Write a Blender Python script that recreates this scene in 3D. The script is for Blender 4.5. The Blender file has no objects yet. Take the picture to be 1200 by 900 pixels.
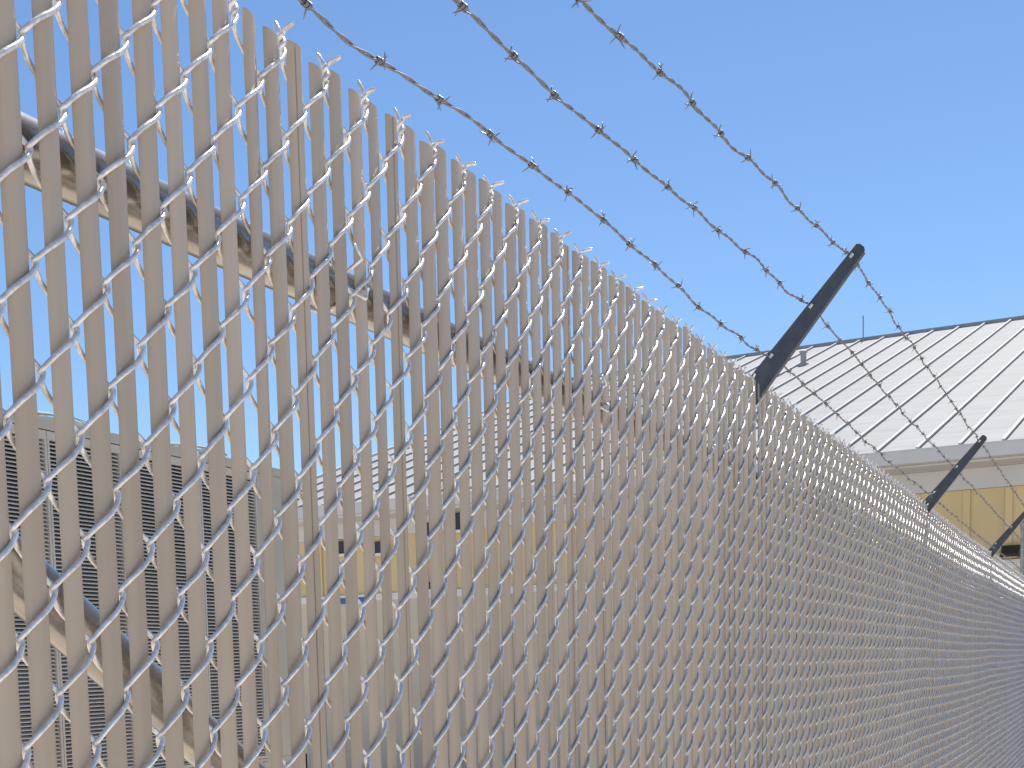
import bpy, bmesh, math, random
from mathutils import Vector, Matrix
R = random.Random(7)
S = bpy.context.scene
C = S.collection
rad = math.radians

# ------------------------------------------------------------------ camera
cam_d = bpy.data.cameras.new("camera")
cam = bpy.data.objects.new("camera", cam_d)
C.objects.link(cam)
cam_d.sensor_width = 36.0
cam_d.lens = 48.0
cam_d.shift_y = 0.4117
cam_d.clip_start = 0.02
cam_d.clip_end = 5000
EYE = Vector((0.645, 0.0, 1.6))
right = Vector((0.91305909, 0.40725275, -0.02164026))
up = Vector((-0.02222162, 0.10266399, 0.99446785))
back = Vector((0.40722144, -0.90752702, 0.10278811))
m = Matrix((right, up, back)).transposed().to_4x4()
m.translation = EYE
cam.matrix_world = m
S.camera = cam

# ------------------------------------------------------------------ sky, sun, exposure
SUN_EL, SUN_AZ = rad(62), rad(-2.0)       # azimuth from +Y, clockwise seen from above
world = bpy.data.worlds.new("World")
S.world = world
world.use_nodes = True
wt = world.node_tree
sky = wt.nodes.new("ShaderNodeTexSky")
sky.sky_type = 'NISHITA'
sky.sun_disc = False
sky.sun_elevation = SUN_EL
sky.sun_rotation = SUN_AZ
sky.air_density = 1.0
sky.dust_density = 0.0
sky.ozone_density = 7.0
bg = wt.nodes["Background"]
wt.links.new(sky.outputs[0], bg.inputs[0])
bg.inputs[1].default_value = 0.090
sd = bpy.data.lights.new("sun", 'SUN')
sd.energy = 4.6
sd.angle = rad(0.5)
sd.color = (1.0, 0.95, 0.87)
sun = bpy.data.objects.new("sun", sd)
C.objects.link(sun)
sdir = Vector((math.sin(SUN_AZ) * math.cos(SUN_EL), math.cos(SUN_AZ) * math.cos(SUN_EL), math.sin(SUN_EL)))
sun.rotation_euler = (-sdir).to_track_quat('-Z', 'Y').to_euler()
sun.location = (0, 0, 30)
S.view_settings.view_transform = 'Standard'
S.view_settings.look = 'None'
S.view_settings.gamma = 1
S.view_settings.exposure = 0.65
S.cycles.max_bounces = 8

# ------------------------------------------------------------------ helpers
def mat(name, col, rough=0.5, metal=0.0, var=0.0, scale=20.0, bump=0.0, bscale=60.0, objvar=0.0, spec=0.5, stretch=None, col2=None):
    m = bpy.data.materials.new(name)
    m.use_nodes = True
    n, l = m.node_tree.nodes, m.node_tree.links
    b = n["Principled BSDF"]
    b.inputs['Roughness'].default_value = rough
    b.inputs['Metallic'].default_value = metal
    b.inputs['Specular IOR Level'].default_value = spec
    tc = n.new('ShaderNodeTexCoord')
    src = tc.outputs['Object']
    if stretch:
        mp = n.new('ShaderNodeMapping'); mp.inputs['Scale'].default_value = stretch
        l.new(src, mp.inputs[0]); src = mp.outputs[0]
    c2 = col2 or tuple(max(0, x * (1 - var)) for x in col)
    mix = n.new('ShaderNodeMix'); mix.data_type = 'RGBA'
    mix.inputs[6].default_value = (*col, 1); mix.inputs[7].default_value = (*c2, 1)
    ns = n.new('ShaderNodeTexNoise'); ns.inputs['Scale'].default_value = scale; ns.inputs['Detail'].default_value = 5
    if objvar:
        oi = n.new('ShaderNodeObjectInfo')
        va = n.new('ShaderNodeVectorMath'); va.operation = 'ADD'
        cm = n.new('ShaderNodeCombineXYZ')
        mu = n.new('ShaderNodeMath'); mu.operation = 'MULTIPLY'; mu.inputs[1].default_value = 50
        l.new(oi.outputs['Random'], mu.inputs[0]); l.new(mu.outputs[0], cm.inputs[0]); l.new(mu.outputs[0], cm.inputs[1])
        l.new(src, va.inputs[0]); l.new(cm.outputs[0], va.inputs[1]); src = va.outputs[0]
    l.new(src, ns.inputs['Vector'])
    rp = n.new('ShaderNodeMapRange'); rp.inputs[1].default_value = .35; rp.inputs[2].default_value = .68
    l.new(ns.outputs[0], rp.inputs[0]); l.new(rp.outputs[0], mix.inputs[0])
    out = mix.outputs[2]
    if objvar:
        hs = n.new('ShaderNodeHueSaturation')
        r2 = n.new('ShaderNodeMapRange'); r2.inputs[3].default_value = 1 - objvar; r2.inputs[4].default_value = 1 + objvar
        l.new(oi.outputs['Random'], r2.inputs[0]); l.new(r2.outputs[0], hs.inputs['Value'])
        l.new(out, hs.inputs['Color']); out = hs.outputs[0]
    l.new(out, b.inputs['Base Color'])
    if bump:
        n2 = n.new('ShaderNodeTexNoise'); n2.inputs['Scale'].default_value = bscale; n2.inputs['Detail'].default_value = 4
        l.new(src, n2.inputs['Vector'])
        bp = n.new('ShaderNodeBump'); bp.inputs['Strength'].default_value = bump; bp.inputs['Distance'].default_value = 0.002
        l.new(n2.outputs[0], bp.inputs['Height']); l.new(bp.outputs[0], b.inputs['Normal'])
    return m

M = {
    'slat': mat('slat_vinyl', (.475, .40, .31), .34, var=.17, scale=42, objvar=.07, stretch=(1, 1, .05), bump=.22, bscale=30),
    'wire': mat('galvanised_wire', (.88, .87, .86), .27, metal=.38, var=.30, scale=160, bump=.25, bscale=300, objvar=.06),
    'barb': mat('barbed_galvanised', (.27, .27, .28), .42, metal=.5, var=.35, scale=120, bump=.3, bscale=300),
    'post': mat('weathered_post', (.12, .09, .07), .55, metal=.3, var=.3, scale=12, bump=.1),
    'pipe': mat('galvanised_pipe', (.40, .38, .355), .24, metal=.9, var=.3, scale=25, stretch=(1, 1, 1), bump=.1, bscale=80),
    'arm': mat('dark_steel', (.075, .09, .11), .45, metal=.2, var=.3, scale=40, bump=.15, bscale=120),
    'clip': mat('bright_clip', (.8, .8, .8), .35, metal=.6, var=.1, scale=40),
    'roof': mat('roof_metal', (.33, .33, .335), .75, spec=.25, var=.16, scale=2.0, stretch=(.6, 3.5, 1), objvar=.035, bump=.5, bscale=3),  # crosswise mottling puts the wavy shading of wrinkled pans into the colour
    'seam': mat('roof_seam', (.44, .44, .44), .7, spec=.25, var=.1, scale=4),
    'ridge': mat('ridge_metal', (.34, .35, .36), .6, spec=.3, var=.1, scale=4),
    'trim': mat('grey_trim_paint', (.60, .61, .62), .5, var=.06, scale=3),
    'yellow': mat('yellow_board', (.70, .55, .30), .65, var=.10, scale=3, stretch=(1, 1, .2), bump=.2, bscale=30, objvar=.03),
    'hvac': mat('hvac_beige', (.52, .50, .42), .5, var=.08, scale=4, bump=.1, bscale=20),
    'fin': mat('hvac_fin', (.62, .58, .50), .45, var=.1, scale=6),
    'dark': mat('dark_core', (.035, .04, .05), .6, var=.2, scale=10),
    'black': mat('black_plastic', (.015, .015, .015), .4, var=.2, scale=10),
    'glass': mat('window_glass', (.03, .04, .05), .08, var=.1, scale=2, spec=.8),
    'white': mat('white_paint', (.78, .78, .76), .45, var=.05, scale=5),
    'cab': mat('wainscot_cream', (.66, .57, .42), .5, var=.07, scale=5),
    'blue': mat('blue_label', (.03, .16, .42), .5, var=.1, scale=30),
    'ground': mat('concrete_ground', (.62, .54, .44), .85, var=.18, scale=1.5, bump=.4, bscale=30),
}

def link(name, me, parent=None):
    o = bpy.data.objects.new(name, me)
    C.objects.link(o)
    if parent: o.parent = parent
    return o

def meshobj(name, bm, mt, parent=None, smooth=False, angle=None):
    me = bpy.data.meshes.new(name)
    bm.normal_update()
    bm.to_mesh(me); bm.free()
    me.materials.append(M[mt])
    if smooth:
        for p in me.polygons: p.use_smooth = True
    if angle is not None:
        me.set_sharp_from_angle(angle=rad(angle))
    return link(name, me, parent)

def thing(name, label, cat, loc=(0, 0, 0), group=None, rotz=0):
    o = bpy.data.objects.new(name, None)
    o.empty_display_size = .2
    C.objects.link(o)
    o.location = loc; o.rotation_euler = (0, 0, rotz)
    o['label'] = label; o['category'] = cat
    if group: o['group'] = group
    return o

def tube(bm, pts, r, n=8, cap=True, radii=None):
    """sweep a circle of radius r along pts"""
    pts = [Vector(p) for p in pts]
    rings = []
    prev = None
    for i, p in enumerate(pts):
        a = pts[max(i - 1, 0)]; b = pts[min(i + 1, len(pts) - 1)]
        t = (b - a).normalized()
        if prev is None:
            h = Vector((0, 0, 1)) if abs(t.z) < .9 else Vector((1, 0, 0))
            u = t.cross(h).normalized()
        else:
            u = (prev - t * prev.dot(t)).normalized()
        prev = u
        v = t.cross(u)
        rr = radii[i] if radii else r
        rings.append([bm.verts.new(p + (u * math.cos(2 * math.pi * k / n) + v * math.sin(2 * math.pi * k / n)) * rr) for k in range(n)])
    for A, B in zip(rings, rings[1:]):
        for k in range(n):
            bm.faces.new((A[k], A[(k + 1) % n], B[(k + 1) % n], B[k]))
    if cap:
        bm.faces.new(list(reversed(rings[0]))); bm.faces.new(rings[-1])

def box(bm, x0, x1, y0, y1, z0, z1, M4=None):
    vs = [Vector((x, y, z)) for x in (x0, x1) for y in (y0, y1) for z in (z0, z1)]
    if M4: vs = [M4 @ v for v in vs]
    v = [bm.verts.new(p) for p in vs]
    for f in ((0, 1, 3, 2), (4, 6, 7, 5), (0, 4, 5, 1), (2, 3, 7, 6), (0, 2, 6, 4), (1, 5, 7, 3)):
        bm.faces.new([v[i] for i in f])

def prism(bm, prof, axis0, axis1):
    """closed prism: two lists of points"""
    A = [bm.verts.new(p) for p in axis0]; B = [bm.verts.new(p) for p in axis1]
    n = len(A)
    for k in range(n):
        bm.faces.new((A[k], A[(k + 1) % n], B[(k + 1) % n], B[k]))
    bm.faces.new(list(reversed(A))); bm.faces.new(B)
    bmesh.ops.recalc_face_normals(bm, faces=bm.faces[:])

# ------------------------------------------------------------------ ground
bm = bmesh.new()
g = 900
vs = [bm.verts.new(p) for p in ((-g, -g, 0), (g, -g, 0), (g, g, 0), (-g, g, 0))]
bm.faces.new(vs)
gr = meshobj('ground', bm, 'ground')
gr['kind'] = 'structure'

# ------------------------------------------------------------------ fence
TOP = 2.118          # slat tops
JOINT = 2.1085       # top row of joints
HH = 0.0695          # diamond height
P = 0.034            # slat pitch = half a diamond
Y0 = 1.0075          # a knuckle column
def yk(k):           # the mesh is pulled a little tighter near the first post
    return Y0 + k * (P if k > 0 else .0333)
POSTS = [0.12, 2.62, 5.044, 7.56, 10.10, 12.65]
I0, I1 = -26, 274    # 300 slats as parts
fence = thing('chain_link_fence', 'tall galvanised chain link fence with taupe privacy slats and three strands of barbed wire above', 'fence')

def sag(y):
    z = 0.0
    if y > POSTS[2]:
        for a, b in zip(POSTS[2:], POSTS[3:]):
            if a <= y < b:
                z = (-.009 if a < 6 else -.003) * math.sin(math.pi * (y - a) / (b - a)) ** .6
    return z

def slat_mesh(variant, w=.0102, T=.0025):
    bm = bmesh.new()
    n = 11
    front, backp = [], []
    for k in range(n):
        t = -1 + 2 * k / (n - 1)
        e = max(0.0, abs(t) - .78) / .22
        y = w * t
        th = (T - .0013 * t * t) * math.sqrt(max(0.0, 1 - e * e)) + .0002
        step = 0.0
        if variant == 2 and t > -.1: step = .0009
        if variant == 3 and t < .15: step = .0009
        front.append((th + step * (abs(t) < .99), y)); backp.append((-th * .75, y))
    if variant in (2, 3):
        # lip: duplicate point where the fold steps
        k = 5 if variant == 2 else 6
        f = front[k]; front.insert(k, ((front[k - 1][0] if variant == 2 else f[0]), f[1] - .0001) if variant == 2 else (f[0], f[1] - .0021))
    prof = front + list(reversed(backp))
    z0 = .06
    if variant == 4:   # folded slat, showing a dark slot between two lips
        prof = front[:5] + [(-.0004, front[4][1] + .0003), (-.0004, front[5][1] - .0006), (.0024, front[5][1] - .0003)] + front[5:] + list(reversed(backp))
    zt = 0.0
    rings = []
    for z, sc, dx in ((z0 - TOP, 1, 0), (-.62, 1, 0), (-.0022, 1, 0), (-.0008, .99, 0), (0.0, .965, 0)):
        rings.append([bm.verts.new((x * (1 if sc == 1 else sc), y * (1 if sc == 1 else sc), z)) for x, y in prof])
    N = len(prof)
    for A, B in zip(rings, rings[1:]):
        for k in range(N):
            bm.faces.new((A[k], A[(k + 1) % N], B[(k + 1) % N], B[k]))
    bm.faces.new(rings[-1])
    bmesh.ops.recalc_face_normals(bm, faces=bm.faces[:])
    me = bpy.data.meshes.new('slat')
    bm.to_mesh(me); bm.free()
    me.materials.append(M['slat'])
    for p in me.polygons: p.use_smooth = True
    me.set_sharp_from_angle(angle=rad(48))
    return me

slat_meshes = [slat_mesh(v) for v in (1, 1, 1, 2, 3, 4)]
far_slats = [slat_mesh(1, .0120, .0029)]

def spiral_pts(right_turn_top, nleg, seed):
    rr = random.Random(seed)
    a, b = P / 2 + .0016, .0061
    pts = []
    nt = 29.3
    z = JOINT
    legs = int(nt * 2)
    # walk downwards from the top turn
    side = 1 if right_turn_top else -1
    for leg in range(legs):
        front = (side == 1)          # leg below a right turn is the front leg
        jz = rr.uniform(-.0014, .0014); jb = rr.uniform(-.0007, .0009)
        for k in range(nleg):
            u = k / nleg
            uu = u - .075 * math.sin(2 * math.pi * u)
            s = side * a * (.12 * math.cos(math.pi * uu) + .88 * (1 - 2 * uu))
            x = (1 if front else -1) * (b + (jb if k else 0)) * math.sin(math.pi * uu) ** .74
            zz = z - HH / 2 * (uu + .030 * math.sin(2 * math.pi * uu)) + jz * math.sin(math.pi * uu)
            pts.append((x, s, zz - TOP))
        z -= HH / 2
        side = -side
    return pts

def spiral_mesh(right_turn_top, nleg, nside, seed):
    bm = bmesh.new()
    tube(bm, spiral_pts(right_turn_top, nleg, seed), .0019, nside)
    me = bpy.data.meshes.new('mesh_wire')
    bm.to_mesh(me); bm.free()
    me.materials.append(M['wire'])
    for p in me.polygons: p.use_smooth = True
    return me

near = {rt: [spiral_mesh(rt, 9, 10, 10 * s + rt) for s in range(4)] for rt in (0, 1)}
far = {rt: [spiral_mesh(rt, 6, 6, 20 * s + rt) for s in range(2)] for rt in (0, 1)}

def twist_mesh(seed):
    rr = random.Random(seed)
    bm = bmesh.new()
    r, h = .0021, .0130
    e1, e2 = rr.uniform(.2, .7), (rr.uniform(-.3, .25) if seed < 4 else rr.uniform(.6, 1.8))
    for q in range(2):
        pts = []
        ph0 = math.pi / 2 + math.pi * q
        turns = .8
        for k in range(13):
            u = k / 12
            ph = -ph0 + turns * 2 * math.pi * u
            rad_ = r
            pts.append((rad_ * math.cos(ph), rad_ * math.sin(ph), (JOINT - TOP) - .001 + h * u))
        e = Vector(pts[-1])
        if q == 0:
            d = Vector((-.45 + rr.uniform(-.2, .2), -.05, 1)).normalized()
            L = (.0145 if seed < 4 else .012) + rr.uniform(-.002, .002)
        else:
            d = Vector((1, rr.uniform(-.2, .3), e2)).normalized()
            L = (.013 if seed < 4 else .010) + rr.uniform(-.002, .002)
        st = Vector((0, 0, 1))
        for k in range(1, 6):
            u = k / 5
            dd = (st.lerp(d, min(1, u * (1.8 if q == 0 else 3)))).normalized()
            e = e + dd * L / 5
            pts.append(tuple(e))
        radii = [.0021] * (len(pts) - 1) + [.0015]
        tube(bm, pts, .0019, 8, radii=radii)
    me = bpy.data.meshes.new('wire_twist')
    bm.to_mesh(me); bm.free()
    me.materials.append(M['wire'])
    for p in me.polygons: p.use_smooth = True
    me.set_sharp_from_angle(angle=rad(50))
    return me

twists = [twist_mesh(s) for s in range(9)]

def slat_place(i):
    y = yk(i + .5)
    rr = random.Random(1000 + i)
    dy = max(-.0038, min(.0038, rr.gauss(0, .0023 if i < 6 else .0009)))
    rz = rad(max(-11, min(11, rr.gauss(0, 4.0 if i < 9 else 2.0))))
    lean = rad(rr.gauss(0, .12))
    dz = rr.gauss(0, .0022)
    if i == 46: dy = -.0045
    if i == 47: dy = .0045
    v = rr.choice([0, 1, 2] * 6 + [3, 4, 5])
    if i < 4: v = {0: 5, -2: 4}.get(i, 0)
    return y, dy, rz, lean, dz, v

def add_slat(i, parent):
    y, dy, rz, lean, dz, v = slat_place(i)
    o = link('slat', slat_meshes[v] if i < 6 or i in (46, 47) or (v > 2 and i < 25) else far_slats[0], parent)
    o.location = (0, y + dy, TOP + sag(y) + dz)
    o.rotation_euler = (lean, 0, rz)
    return o

def add_wire(i, parent):
    y = yk(i + .5)
    rt = 1 if i % 2 else 0
    rr = random.Random(5000 + i)
    ms = near[rt] if i < 70 else far[rt]
    o = link('mesh_wire', rr.choice(ms), parent)
    o.location = (rr.gauss(0, .0004), y + rr.gauss(0, .0003), TOP + sag(y) + rr.gauss(0, .0007))
    o.rotation_euler = (rr.gauss(0, .0006), 0, rr.gauss(0, .03))
    return o

for i in range(I0, I1):
    add_slat(i, fence)
for i in range(I0, I1):
    add_wire(i, fence)
for i in range(I0, I1, 2):
    rr = random.Random(9000 + i)
    o = link('wire_twist', rr.choice(twists[:4] if i < 30 else twists[4:]), fence)
    y = yk(i)
    o.location = (0, y, TOP + sag(y))
    o.rotation_euler = (0, 0, rr.gauss(0, .22))

# the rest of the run, out of the frame or too far to tell apart
def joined(name, items, mt):
    bm = bmesh.new()
    for me, mw in items:
        b2 = bmesh.new(); b2.from_mesh(me); b2.transform(mw)
        t = bpy.data.meshes.new('t'); b2.to_mesh(t); b2.free()
        bm.from_mesh(t); bpy.data.meshes.remove(t)
    o = meshobj(name, bm, mt, fence, smooth=True, angle=50)
    o['kind'] = 'stuff'
    return o
rest = list(range(-70, I0)) + list(range(I1, I1 + 70))
items = []
for i in rest:
    y, dy, rz, lean, dz, v = slat_place(i)
    items.append((slat_meshes[0], Matrix.Translation((0, y + dy, TOP + sag(y) + dz)) @ Matrix.Rotation(rz, 4, 'Z')))
joined('slat_run', items, 'slat')
items = []
for i in rest:
    y = yk(i + .5)
    items.append((far[1 if i % 2 else 0][0], Matrix.Translation((0, y, TOP + sag(y)))))
joined('mesh_run', items, 'wire')

# rails, brace, posts
def pipe(name, a, b, r, parent, mt='pipe', n=24):
    bm = bmesh.new(); tube(bm, [a, b], r, n)
    o = meshobj(name, bm, mt, parent, smooth=True, angle=40)
    return o
RX = -.0315
for a, b in zip([-1.4] + POSTS, POSTS + [15.2]):
    pipe('top_rail', (RX, a + .03, 1.948), (RX, b - .03, 1.948), .021, fence)
sl = -.633
br = pipe('brace_rail', (-.062, .15, 1.67 + (.15 - .7393) * sl), (-.062, 2.58, 1.67 + (2.58 - .7393) * sl), .0212, fence)
bm = bmesh.new(); tube(bm, [(-.009, -1.35, .07), (-.009, 15.2, .07)], .0022, 6)
meshobj('tension_wire', bm, 'wire', fence, smooth=True)
for y in POSTS:
    top = 2.085
    po = pipe('fence_post', (-.045, y, -.3), (-.045, y, top), .0302, fence, 'post')
    bm = bmesh.new()
    tube(bm, [(-.045, y, top - .035), (-.045, y, top), (-.045, y, top + .012), (-.045, y, top + .018)], .034, 24, radii=[.0335, .0335, .030, .018])
    meshobj('post_cap', bm, 'arm', po, smooth=True, angle=40)
    # clamp bands that carry the fabric
    if y in (POSTS[0],):
        for k in range(6):
            bm = bmesh.new(); tube(bm, [(-.045, y, .3 + .3 * k), (-.045, y, .322 + .3 * k)], .0325, 24)
            meshobj('tension_band', bm, 'pipe', po, smooth=True, angle=40)

# tie wires that hold the fabric to the rail and to the posts
def tie_mesh():
    bm = bmesh.new()
    pts = []
    for k in range(27):
        a = rad(-200 + k * 15)
        pts.append((RX + .0232 * math.cos(a), .0012 * k / 13, .0232 * math.sin(a)))
    pts = [(.0085, -.012, .028), (.011, -.002, .018)] + [(x, y, z) for x, y, z in pts if x < .004 or True][4:-4] + [(.011, .004, -.016), (.0095, .009, -.006), (.004, .010, -.004)]
    tube(bm, pts, .0019, 7)
    me = bpy.data.meshes.new('tie_wire'); bm.to_mesh(me); bm.free()
    me.materials.append(M['wire'])
    for p in me.polygons: p.use_smooth = True
    return me
tie = tie_mesh()
for y in (-.3, .41, 1.112, 1.75, 2.38, 3.0, 3.6, 4.2, 4.8, 5.4, 6.0, 6.6, 7.2, 8, 8.8):
    o = link('tie_wire', tie, fence)
    o.location = (0, y, 1.948)

# barbed wire arms : tapered pressed channel leaning out over the camera side
def arm_mesh():
    bm = bmesh.new()
    A = Vector((-.040, 0, 2.075)); T = Vector((.192, 0, 2.345))
    d = (T - A).normalized(); nrm = Vector((-d.z, 0, d.x))      # nrm points up-left (upper edge)
    L = (T - A).length
    w0, w1, dep, th = .0215, .0100, .015, .0025
    # web as a grid with three notches cut in the upper edge
    notch = [(Vector((x, 0, z)) - A).dot(d) for x, z in ((.0223, 2.1697), (.0949, 2.253), (.1676, 2.3345))]
    def W(t): return w0 + (w1 - w0) * t / L
    ups = [(0, 0)]
    for q in notch:
        ups += [(q - .004, 0), (q - .004, -.0075), (q + .003, -.0075), (q + .003, 0)]
    ups += [(L - .004, 0), (L, -.005)]
    upper = [A + d * t + nrm * (W(t) + o) for t, o in ups]
    lower = [A + d * t - nrm * W(t) for t in (0, notch[0], notch[1], notch[2], L - .004)] + [A + d * L - nrm * (W(L) - .005)]
    loop = upper + list(reversed(lower))
    f0 = [bm.verts.new(p + Vector((0, -th / 2, 0))) for p in loop]
    f1 = [bm.verts.new(p + Vector((0, th / 2, 0))) for p in loop]
    n = len(loop)
    for k in range(n): bm.faces.new((f0[k], f0[(k + 1) % n], f1[(k + 1) % n], f1[k]))
    a = bm.faces.new(f0); b = bm.faces.new(list(reversed(f1)))
    bmesh.ops.triangulate(bm, faces=[a, b])
    # flanges, running back from the web
    def flange(t0, t1, sgn):
        pts = []
        for t in (t0, t1):
            o = W(t)
            for (yy, inn) in ((th / 2 - .0004, 0), (dep, 0), (dep, th), (th / 2 - .0004, th)):
                pts.append(A + d * t + nrm * sgn * (o - inn - .0002) + Vector((0, yy, 0)))
        v = [bm.verts.new(p) for p in pts]
        for k in range(4): bm.faces.new((v[k], v[(k + 1) % 4], v[4 + (k + 1) % 4], v[4 + k]))
        bm.faces.new(v[:4]); bm.faces.new(v[4:])
    flange(.0, L - .006, -1)
    ed = [0] + [x for q in notch for x in (q - .0042, q + .0032)] + [L - .006]
    for k in range(0, len(ed), 2): flange(ed[k], ed[k + 1], 1)
    bmesh.ops.recalc_face_normals(bm, faces=bm.faces[:])
    me = bpy.data.meshes.new('wire_arm'); bm.to_mesh(me); bm.free()
    me.materials.append(M['arm'])
    return me, [(A + d * q + nrm * (W(q) - .007)) for q in notch]
arm_me, holes = arm_mesh()
clipbm = bmesh.new()
box(clipbm, -.0045, .0045, -.0042, -.0018, -.0028, .0028)
bmesh.ops.bevel(clipbm, geom=clipbm.edges[:], offset=.0007, segments=1, affect='EDGES')
clip_me = bpy.data.meshes.new('wire_clip'); clipbm.to_mesh(clip_me); clipbm.free(); clip_me.materials.append(M['clip'])
for y in POSTS:
    if y > 10: continue
    o = link('wire_arm', arm_me, fence)
    o.location = (0, y, 0)
    for h in holes:
        c = link('wire_clip', clip_me, o)
        c.location = h; c.rotation_euler = (0, -.85, 0)

# ------------------------------------------------------------------ barbed wire
def smooth(pts, n):
    for _ in range(n):
        q = list(pts)
        for k in range(1, len(pts) - 1):
            if abs(pts[k][0] - 2.62) < .01: continue
            q[k] = (pts[k][0], .25 * pts[k - 1][1] + .5 * pts[k][1] + .25 * pts[k + 1][1])
        pts = q
    return pts
prof = [
 (.0223, [(-1.2, 2.120), (-.5, 2.105), (.12, 2.150), (.5, 2.137), (1.0, 2.139), (1.136, 2.143), (1.253, 2.150), (1.364, 2.155), (1.48, 2.160), (1.714, 2.164), (1.813, 2.162), (1.923, 2.160), (2.151, 2.155), (2.398, 2.154), (2.55, 2.162), (2.62, 2.169), (2.738, 2.170), (2.81, 2.167), (2.95, 2.166), (3.10, 2.168), (3.27, 2.167), (3.5, 2.160), (3.71, 2.151), (4.02, 2.145), (4.28, 2.145), (4.66, 2.148), (5.04, 2.156), (5.5, 2.146), (6.2, 2.134), (6.8, 2.135), (7.56, 2.150), (8.8, 2.13), (10.1, 2.15), (11.4, 2.13), (12.65, 2.15), (15, 2.14)]),
 (.0949, [(-1.2, 2.170), (-.5, 2.150), (.12, 2.190), (.5, 2.172), (.8, 2.170), (1.136, 2.1785), (1.268, 2.183), (1.373, 2.186), (1.504, 2.192), (1.628, 2.199), (1.756, 2.206), (1.879, 2.213), (2.005, 2.220), (2.152, 2.228), (2.296, 2.234), (2.388, 2.236), (2.55, 2.244), (2.62, 2.253), (2.709, 2.253), (2.83, 2.256), (2.94, 2.2535), (3.17, 2.249), (3.3, 2.247), (3.54, 2.245), (3.78, 2.239), (4.02, 2.236), (4.35, 2.238), (4.7, 2.241), (5.044, 2.250), (5.5, 2.245), (6.1, 2.236), (6.9, 2.236), (7.56, 2.246), (8.8, 2.23), (10.1, 2.25), (11.4, 2.23), (12.65, 2.25), (15, 2.24)]),
 (.1676, [(-1.2, 2.210), (-.5, 2.190), (.12, 2.215), (.5, 2.190), (.9, 2.196), (1.26, 2.2155), (1.37, 2.228), (1.5, 2.240), (1.627, 2.250), (1.754, 2.2595), (1.883, 2.269), (2.035, 2.281), (2.194, 2.293), (2.343, 2.305), (2.504, 2.319), (2.62, 2.333), (2.696, 2.338), (3.07, 2.332), (3.2, 2.331), (3.43, 2.331), (3.61, 2.337), (3.79, 2.338), (4.11, 2.333), (4.41, 2.334), (4.75, 2.334), (5.044, 2.337), (5.54, 2.343), (6.1, 2.341), (7.0, 2.338), (7.56, 2.342), (8.8, 2.32), (10.1, 2.34), (11.4, 2.32), (12.65, 2.34), (15, 2.33)]),
]
barbY = [
 [.77, .89, 1.0105, 1.1363, 1.2534, 1.364, 1.4802, 1.598, 1.7135, 1.813, 1.9234, 2.037, 2.151, 2.275, 2.3976, 2.52],
 [.78, .905, 1.03, 1.1544, 1.2684, 1.3726, 1.504, 1.6275, 1.7558, 1.8788, 2.0045, 2.1516, 2.2961, 2.3879, 2.5497],
 [.75, .877, 1.005, 1.13, 1.2574, 1.3716, 1.4998, 1.6266, 1.7541, 1.8827, 2.0353, 2.1941, 2.3429, 2.475, 2.59],
]
labels = ['lowest of the three barbed wires, just above the slat tops', 'middle barbed wire of the three, crossing the arms halfway up', 'highest barbed wire, strung through the tips of the leaning arms']

def barb_mesh(seed):
    rr = random.Random(seed)
    bm = bmesh.new()
    r = .0032
    ph00 = rr.uniform(0, 6.28)
    for q in range(2):
        off = -.0032 + .0064 * q
        ph = ph00 + q * (1.57 + rr.uniform(-.4, .4))
        pts = []
        n = 22; turns = 2.0
        for k in range(n + 1):
            a = ph + turns * 2 * math.pi * k / n
            pts.append(Vector((r * math.cos(a), off + (k / n - .5) * .0042, r * math.sin(a))))
        def prong(p, a, sgn):
            tdir = Vector((-math.sin(a), rr.uniform(-.35, .35), math.cos(a))) * sgn
            out = Vector((math.cos(a), 0, math.sin(a)))
            d = (tdir + out * rr.uniform(.0, .35)).normalized()
            L = rr.uniform(.0095, .014)
            return [p + d * (L * u) for u in (.25, .6, 1.0)]
        s0 = prong(pts[0], ph, -1); s1 = prong(pts[-1], ph + turns * 2 * math.pi, 1)
        full = list(reversed(s0)) + pts + s1
        radii = [.0003, .0008] + [.0009] * (len(full) - 4) + [.0008, .0003]
        tube(bm, full, .001, 6, radii=radii)
    me = bpy.data.meshes.new('barb'); bm.to_mesh(me); bm.free()
    me.materials.append(M['barb'])
    for p in me.polygons: p.use_smooth = True
    return me
barbs = [barb_mesh(s) for s in range(9)]

def interp(pts, y):
    # Catmull-Rom
    for k in range(len(pts) - 1):
        if pts[k][0] <= y <= pts[k + 1][0]:
            p1, p2 = pts[k], pts[k + 1]
            p0 = pts[max(k - 1, 0)]; p3 = pts[min(k + 2, len(pts) - 1)]
            h = p2[0] - p1[0]; t = (y - p1[0]) / h
            m1 = (p2[1] - p0[1]) / (p2[0] - p0[0] + 1e-9) * h
            m2 = (p3[1] - p1[1]) / (p3[0] - p1[0] + 1e-9) * h
            return (2*t**3-3*t**2+1)*p1[1] + (t**3-2*t**2+t)*m1 + (-2*t**3+3*t**2)*p2[1] + (t**3-t**2)*m2
    return pts[-1][1]

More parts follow.
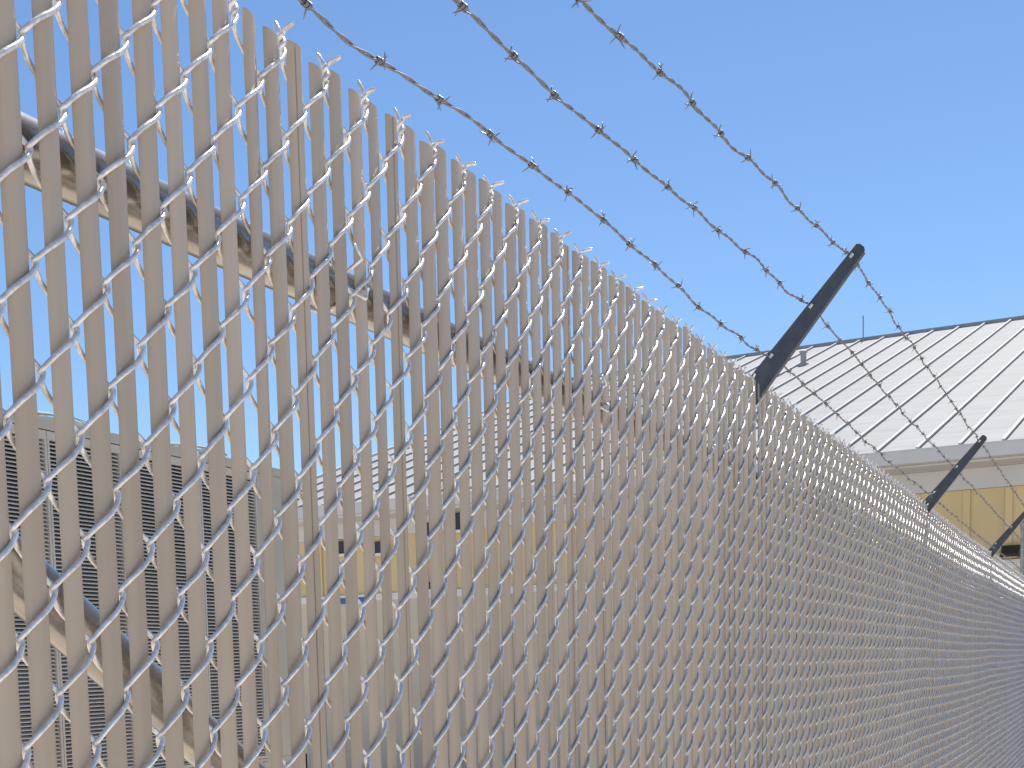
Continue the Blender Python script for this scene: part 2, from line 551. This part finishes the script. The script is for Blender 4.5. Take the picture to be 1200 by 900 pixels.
for wi, (X, pr) in enumerate(prof):
    pr = [p for p in pr if p[0] < 2.7] + smooth([p for p in pr if p[0] >= 2.6], 5)[1:]
    pr = sorted(set(pr))
    t = thing('barbed_wire', labels[wi], 'barbed wire', (X, 0, 0), group='barbed wires along the fence top')
    rw = random.Random(wi)
    ph = [rw.uniform(0, 6) for _ in range(6)]
    def pos(y):
        wob = .0016 * math.sin(y * 17 + ph[0]) + .0012 * math.sin(y * 41 + ph[1])
        wx = .0015 * math.sin(y * 13 + ph[2]) + .001 * math.sin(y * 37 + ph[3])
        return Vector((wx, y, interp(pr, y) + wob))
    ys = []
    y = -1.2
    while y < 15:
        ys.append(y)
        y += .0045 if y < 3.2 else (.009 if y < 6 else .016)
    for q in range(2):
        bm = bmesh.new()
        pts = []
        for y in ys:
            a = 2 * math.pi * y / .068 + 2.2 * math.sin(y * 5 + ph[4]) + math.pi * q
            c = pos(y)
            rr_ = .00115
            pts.append(c + Vector((math.cos(a) * rr_, 0, math.sin(a) * rr_)))
        tube(bm, pts, .00105, 7)
        meshobj('strand', bm, 'barb', t, smooth=True)
    by = list(barbY[wi])
    y = by[-1] + .127
    while y < 12.5:
        by.append(y); y += .127 + rw.uniform(-.006, .006)
    y = by[0] - .12
    while y > -1.1:
        by.append(y); y -= .125
    for y in by:
        o = link('barb', rw.choice(barbs), t)
        o.location = pos(y)
        o.scale = (.86, .9, .86)
        tg = (pos(y + .005) - pos(y - .005)).normalized()
        o.rotation_mode = 'QUATERNION'
        o.rotation_quaternion = Vector((0, 1, 0)).rotation_difference(tg) @ Matrix.Rotation(rw.uniform(0, 6.28), 3, 'Y').to_quaternion()

# ------------------------------------------------------------------ yellow building with standing seam roof
ang = -math.atan2(.0954, .9954)
BL = thing('yellow_building', 'yellow board and batten building with a pale standing seam metal roof beyond the fence', 'building', (-10.05, 14.91, 0), rotz=ang)
LEN, RUN, ZE, ZR = 26.0, 9.75, 3.6, 6.9
pit = math.atan2(ZR - ZE, RUN)
SP = .402
# roof pans: local x along eave, local y inwards
def pan_mesh(seed):
    rr = random.Random(seed)
    bm = bmesh.new()
    nx, ny = 4, 46
    L = math.hypot(RUN, ZR - ZE)
    grid = []
    for j in range(ny + 1):
        row = []
        v = j / ny
        w = rr.gauss(0, .0045)
        for i in range(nx + 1):
            u = i / nx
            dz = w * math.sin(math.pi * u) + .0008 * rr.gauss(0, 1) * math.sin(math.pi * u)
            row.append(bm.verts.new((.012 + u * (SP - .024), v * L, dz)))
        grid.append(row)
    for j in range(ny):
        for i in range(nx):
            bm.faces.new((grid[j][i], grid[j][i + 1], grid[j + 1][i + 1], grid[j + 1][i]))
    e = bm.edges
    ret = bmesh.ops.extrude_face_region(bm, geom=bm.faces[:])
    vs = [g for g in ret['geom'] if isinstance(g, bmesh.types.BMVert)]
    bmesh.ops.translate(bm, verts=vs, vec=(0, 0, -.012))
    bmesh.ops.recalc_face_normals(bm, faces=bm.faces[:])
    me = bpy.data.meshes.new('roof_panel'); bm.to_mesh(me); bm.free()
    me.materials.append(M['roof'])
    for p in me.polygons: p.use_smooth = True
    me.set_sharp_from_angle(angle=rad(40))
    return me
pans = [pan_mesh(s) for s in range(5)]
bm = bmesh.new()
L = math.hypot(RUN, ZR - ZE)
box(bm, -.011, .011, -.01, L, -.008, .022)
box(bm, -.017, .017, -.01, L, .022, .029)
seam_me = bpy.data.meshes.new('roof_seam'); bm.to_mesh(seam_me); bm.free(); seam_me.materials.append(M['seam'])
npan = int(LEN / SP)
for k in range(npan):
    o = link('roof_panel', pans[k % 5], BL); o.location = (k * SP, 0, ZE); o.rotation_euler = (pit, 0, 0)
    if k:
        s = link('roof_seam', seam_me, BL); s.location = (k * SP, 0, ZE); s.rotation_euler = (pit, 0, 0)
W = npan * SP
bm = bmesh.new()   # far slope and the deck under the panels
prism(bm, None, [(0.01, .02, ZE - .02), (0.01, RUN, ZR - .022), (0.01, 2 * RUN, ZE - .02), (0.01, 2 * RUN, ZE - .12), (0.01, RUN, ZR - .14), (0.01, .02, ZE - .12)],
      [(W - .01, .02, ZE - .02), (W - .01, RUN, ZR - .022), (W - .01, 2 * RUN, ZE - .02), (W - .01, 2 * RUN, ZE - .12), (W - .01, RUN, ZR - .14), (W - .01, .02, ZE - .12)])
meshobj('roof_deck', bm, 'roof', BL)
bm = bmesh.new()
prism(bm, None, [(-.02, RUN - .10, ZR - .05), (-.02, RUN - .10, ZR + .025), (-.02, RUN, ZR + .04), (-.02, RUN + .10, ZR + .025), (-.02, RUN + .10, ZR - .05)], [(W + .02, RUN - .10, ZR - .05), (W + .02, RUN - .10, ZR + .025), (W + .02, RUN, ZR + .04), (W + .02, RUN + .10, ZR + .025), (W + .02, RUN + .10, ZR - .05)])
meshobj('ridge_cap', bm, 'ridge', BL)
# rake trim left and right
for x in (-.03, W + .003):
    bm = bmesh.new()
    prism(bm, None, [(x, -.02, ZE - .15), (x, -.02, ZE + .03), (x, RUN, ZR + .03), (x, RUN, ZR - .15)], [(x + .027, -.02, ZE - .15), (x + .027, -.02, ZE + .03), (x + .027, RUN, ZR + .03), (x + .027, RUN, ZR - .15)])
    meshobj('rake_trim', bm, 'white', BL)
# gutter / fascia
bm = bmesh.new()
prism(bm, None, [(-.03, -.005, ZE - .145), (-.03, -.11, ZE - .14), (-.03, -.125, ZE - .03), (-.03, -.125, ZE - .008), (-.03, -.005, ZE - .008)],
      [(W + .03, -.005, ZE - .145), (W + .03, -.11, ZE - .14), (W + .03, -.125, ZE - .03), (W + .03, -.125, ZE - .008), (W + .03, -.005, ZE - .008)])
meshobj('fascia', bm, 'trim', BL)
bm = bmesh.new(); box(bm, 0.02, W - .02, .0, .50, ZE - .165, ZE - .146)
meshobj('soffit', bm, 'trim', BL)
WY = .46
bm = bmesh.new(); box(bm, .3, W - .3, WY - .03, WY + .02, ZE - .37, ZE - .167)
meshobj('frieze_board', bm, 'trim', BL)
# wall core with openings left free for the windows simply stood in front of
bm = bmesh.new(); box(bm, .32, W - .32, WY + .035, 2 * RUN - .5, 0, ZE - .17)
meshobj('wall', bm, 'yellow', BL)
BELT = 2.52
bm = bmesh.new(); box(bm, .004, SP - .004, WY + .004, WY + .033, BELT + .001, ZE - .372)
panel_me = bpy.data.meshes.new('wall_panel'); bm.to_mesh(panel_me); bm.free(); panel_me.materials.append(M['yellow'])
bm = bmesh.new(); box(bm, .004, SP - .004, WY + .004, WY + .033, .15, BELT - .081)
low_me = bpy.data.meshes.new('wainscot_panel'); bm.to_mesh(low_me); bm.free(); low_me.materials.append(M['cab'])
bm = bmesh.new(); box(bm, -.034, .034, WY - .019, WY + .008, BELT + .001, ZE - .374)
bmesh.ops.bevel(bm, geom=bm.edges[:], offset=.002, segments=1, affect='EDGES')
batten_me = bpy.data.meshes.new('batten'); bm.to_mesh(batten_me); bm.free(); batten_me.materials.append(M['yellow'])
BOFF = -.02
for k in range(1, npan - 1):
    o = link('wall_panel', panel_me, BL); o.location = (k * SP + BOFF, 0, 0)
    o = link('wainscot_panel', low_me, BL); o.location = (k * SP + BOFF, 0, 0)
    o = link('batten', batten_me, BL); o.location = (k * SP + BOFF, 0, 0)
bm = bmesh.new(); box(bm, .31, W - .31, WY - .03, WY + .034, 0, .148)
meshobj('plinth', bm, 'trim', BL)
bm = bmesh.new(); box(bm, .31, W - .31, WY - .035, WY + .034, BELT - .03, BELT); box(bm, .31, W - .31, WY - .004, WY + .034, BELT - .080, BELT - .031)
meshobj('belt_trim', bm, 'white', BL)

def ray(px, py):
    return right * ((px - 600) / 1600) - up * ((py - 944) / 1600) - back
def on_building(px, py, yl):
    """where the sight line through a photo point meets the wall plane local y = yl"""
    Ri = Matrix.Rotation(-ang, 3, 'Z')
    o = Ri @ (EYE - BL.location); d = Ri @ ray(px, py)
    t = (yl - o.y) / d.y
    return o + d * t
# small wall vents above the belt, seen in slivers through the slats
for x0, x1, y0, y1 in ((393, 409, 634, 650), (440, 456, 634, 649), (497, 513, 612, 633), (531, 545, 601, 622), (500, 510, 682, 691)):
    p = on_building(x0, y1, WY); q = on_building(x1, y0, WY)
    bm = bmesh.new(); box(bm, p.x, q.x, WY - .05, WY - .0195 if y0 < 660 else WY + .003, p.z, q.z)
    v = meshobj('wall_vent', bm, 'dark', BL)
    bm = bmesh.new()
    box(bm, p.x - .03, q.x + .03, WY - .075, WY - .0195 if y0 < 660 else WY + .003, p.z - .035, p.z - .001)
    meshobj('vent_sill', bm, 'white', v)
p = on_building(528, 712, WY); 
bm = bmesh.new(); tube(bm, [(p.x, WY - .045, .1), (p.x, WY - .045, BELT - .09)], .035, 10); meshobj('downspout', bm, 'post', BL, smooth=True, angle=40)
p = on_building(398, 708, WY); q = on_building(428, 697, WY)
bm = bmesh.new(); box(bm, p.x, q.x, WY - .006, WY + .0035, p.z, q.z); meshobj('blue_label', bm, 'blue', BL)
# wall lamp
def on_roof(px, py):
    Ri = Matrix.Rotation(-ang, 3, 'Z')
    o = Ri @ (EYE - BL.location); d = Ri @ ray(px, py)
    n = Vector((0, -math.sin(pit), math.cos(pit)))
    t = (Vector((0, 0, ZE)) - o).dot(n) / d.dot(n)
    return o + d * t
q = on_building(1186, 646, WY - .02)
bm = bmesh.new()
prism(bm, None, [(q.x - .085, q.y, q.z - .06), (q.x - .085, q.y, q.z + .06), (q.x - .085, q.y - .07, q.z + .055), (q.x - .085, q.y - .16, q.z - .03), (q.x - .085, q.y - .16, q.z - .06)],
      [(q.x + .085, q.y, q.z - .06), (q.x + .085, q.y, q.z + .06), (q.x + .085, q.y - .07, q.z + .055), (q.x + .085, q.y - .16, q.z - .03), (q.x + .085, q.y - .16, q.z - .06)])
wl = meshobj('wall_lamp', bm, 'black', BL)
bm = bmesh.new(); box(bm, q.x - .06, q.x + .06, q.y - .14, q.y - .04, q.z - .064, q.z - .0605)
meshobj('lamp_lens', bm, 'white', wl)
q = on_roof(941.5, 428)
bm = bmesh.new(); tube(bm, [(q.x, q.y, q.z - .08), (q.x, q.y, q.z + .02), (q.x, q.y, q.z + .03), (q.x, q.y, q.z + .20)], .06, 16, radii=[.12, .085, .045, .045])
vp = meshobj('vent_pipe', bm, 'seam', BL, smooth=True, angle=40)
bm = bmesh.new(); tube(bm, [(q.x, q.y, q.z + .19), (q.x, q.y, q.z + .21), (q.x, q.y, q.z + .24)], .06, 16, radii=[.06, .07, .02])
meshobj('vent_hood', bm, 'seam', vp, smooth=True, angle=40)
q = on_building(1011.5, 396, RUN - .1)
bm = bmesh.new(); tube(bm, [(q.x, q.y, q.z - .12), (q.x, q.y, q.z + .36)], .011, 8)
an = meshobj('antenna', bm, 'ridge', BL, smooth=True, angle=40)
bm = bmesh.new(); box(bm, q.x - .035, q.x + .035, q.y - .035, q.y + .035, q.z - .12, q.z - .01)
meshobj('antenna_base', bm, 'ridge', an)

# ------------------------------------------------------------------ condenser unit behind the fence
HX, HY0, HY1, HT = -3.6, 1.98, 6.62, 2.69
hv = thing('condenser_unit', 'large beige air conditioning unit with louvred sides and roof fans behind the fence', 'air conditioner', (HX - .9, 4.3, 0))
def hob(name, bm, mt, parent=hv, **k):
    bmesh.ops.translate(bm, verts=bm.verts[:], vec=-Vector(hv.location))
    return meshobj(name, bm, mt, parent, **k)
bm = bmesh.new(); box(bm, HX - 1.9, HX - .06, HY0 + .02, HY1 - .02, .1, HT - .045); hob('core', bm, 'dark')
bm = bmesh.new(); box(bm, HX - 1.93, HX + .012, HY0 - .01, HY1 + .01, HT - .045, HT)
bmesh.ops.bevel(bm, geom=bm.edges[:], offset=.006, segments=2, affect='EDGES'); hob('top_panel', bm, 'hvac')
bm = bmesh.new(); box(bm, HX - .058, HX, HY0, HY1, .12, 1.12); hob('lower_panel', bm, 'hvac')
bm = bmesh.new(); box(bm, HX - .06, HX - .002, HY0, HY1, 0, .118); box(bm, HX - 1.9, HX - 1.84, HY0, HY1, 0, .098); hob('base_frame', bm, 'dark')
# lower panel joints
for y in (3.05, 4.1, 5.15, 6.2):
    bm = bmesh.new(); box(bm, HX + .0005, HX + .006, y - .02, y + .02, .14, 1.10); hob('cover_strip', bm, 'hvac')
bm = bmesh.new(); box(bm, HX - 1.9, HX, HY1 - .018, HY1, .12, HT - .047); hob('end_panel', bm, 'hvac')
posts = [HY0 + .045, 3.08, 4.14, 5.19, 6.42]
for k, y in enumerate(posts):
    hw = .045 if k < 4 else .195
    bm = bmesh.new(); box(bm, HX - .058, HX + .003, y - hw, y + hw - (.019 if k == 4 else 0), 1.122, HT - .047); hob('corner_post', bm, 'hvac')
def bank(y0, y1):
    bm = bmesh.new()
    z = 1.14
    while z < 2.60:
        pr_ = ((HX - .004, z), (HX - .004, z + .0050), (HX - .020, z + .0125), (HX - .0215, z + .0118), (HX - .0052, z + .0002))
        A_ = [bm.verts.new((x_, y0, z_)) for x_, z_ in pr_]; B_ = [bm.verts.new((x_, y1, z_)) for x_, z_ in pr_]
        for f in range(5): bm.faces.new((A_[f], B_[f], B_[(f + 1) % 5], A_[(f + 1) % 5]))
        z += .0172
    bmesh.ops.recalc_face_normals(bm, faces=bm.faces[:])
    o = hob('louver_bank', bm, 'fin'); o['kind'] = 'stuff'
    bm = bmesh.new()
    box(bm, HX - .03, HX + .002, y0 - .012, y1 + .012, 2.604, 2.640); box(bm, HX - .03, HX + .002, y0 - .012, y1 + .012, 1.123, 1.137)
    box(bm, HX - .03, HX + .002, y0 - .012, y0 - .0005, 1.1375, 2.6035); box(bm, HX - .03, HX + .002, y1 + .0005, y1 + .012, 1.1375, 2.6035)
    hob('louver_frame', bm, 'white' if False else 'fin', o)
for a, b in zip(posts, posts[1:]):
    a2 = a + .045; b2 = b - (.045 if b != posts[-1] else .195)
    mid = (a2 + b2) / 2
    bank(a2 + .014, mid - .014); bank(mid + .014, b2 - .014)
# fans on the roof of the unit
for fy in (2.6, 3.7, 5.0, 6.05):
    cx = HX - .5
    bm = bmesh.new(); tube(bm, [(cx, fy, HT - .01), (cx, fy, HT + .055)], .36, 36); sh = hob('fan_shroud', bm, 'hvac', smooth=True, angle=40)
    bm = bmesh.new()
    for k in range(9):
        r0 = .04 + .04 * k
        pts = [(cx + r0 * math.cos(a * math.pi / 12), fy + r0 * math.sin(a * math.pi / 12), HT + .065 + .05 * (1 - (r0 / .37) ** 2)) for a in range(25)]
        tube(bm, pts, .003, 5)
    for k in range(6):
        a = math.pi * k / 6
        tube(bm, [(cx + u * .365 * math.cos(a), fy + u * .365 * math.sin(a), HT + .062 + .05 * (1 - u * u)) for u in (-1, -.66, -.33, 0, .33, .66, 1)], .0035, 5)
    hob('fan_guard', bm, 'ridge', sh, smooth=True)

# ------------------------------------------------------------------ tall gate post at the far end
def on_x(px, py, X):
    d = ray(px, py); t = (X - EYE.x) / d.x
    return EYE + d * t
a = on_x(1202, 614, -.045)
gp = thing('gate_post', 'tall pale galvanised gate post at the far right end of the fence', 'post', (-.045, a.y, 0))
bm = bmesh.new(); tube(bm, [(0, 0, -.3), (0, 0, a.z)], .034, 20); meshobj('post_tube', bm, 'pipe', gp, smooth=True, angle=40)
bm = bmesh.new(); tube(bm, [(0, 0, a.z - .03), (0, 0, a.z + .005), (0, 0, a.z + .03)], .05, 20, radii=[.038, .038, .015]); meshobj('post_cap', bm, 'pipe', gp, smooth=True, angle=40)
for z in (2.0, 1.2, .5):
    bm = bmesh.new(); tube(bm, [(0, 0, z), (0, 0, z + .05)], .038, 20); meshobj('hinge_band', bm, 'pipe', gp, smooth=True, angle=40)
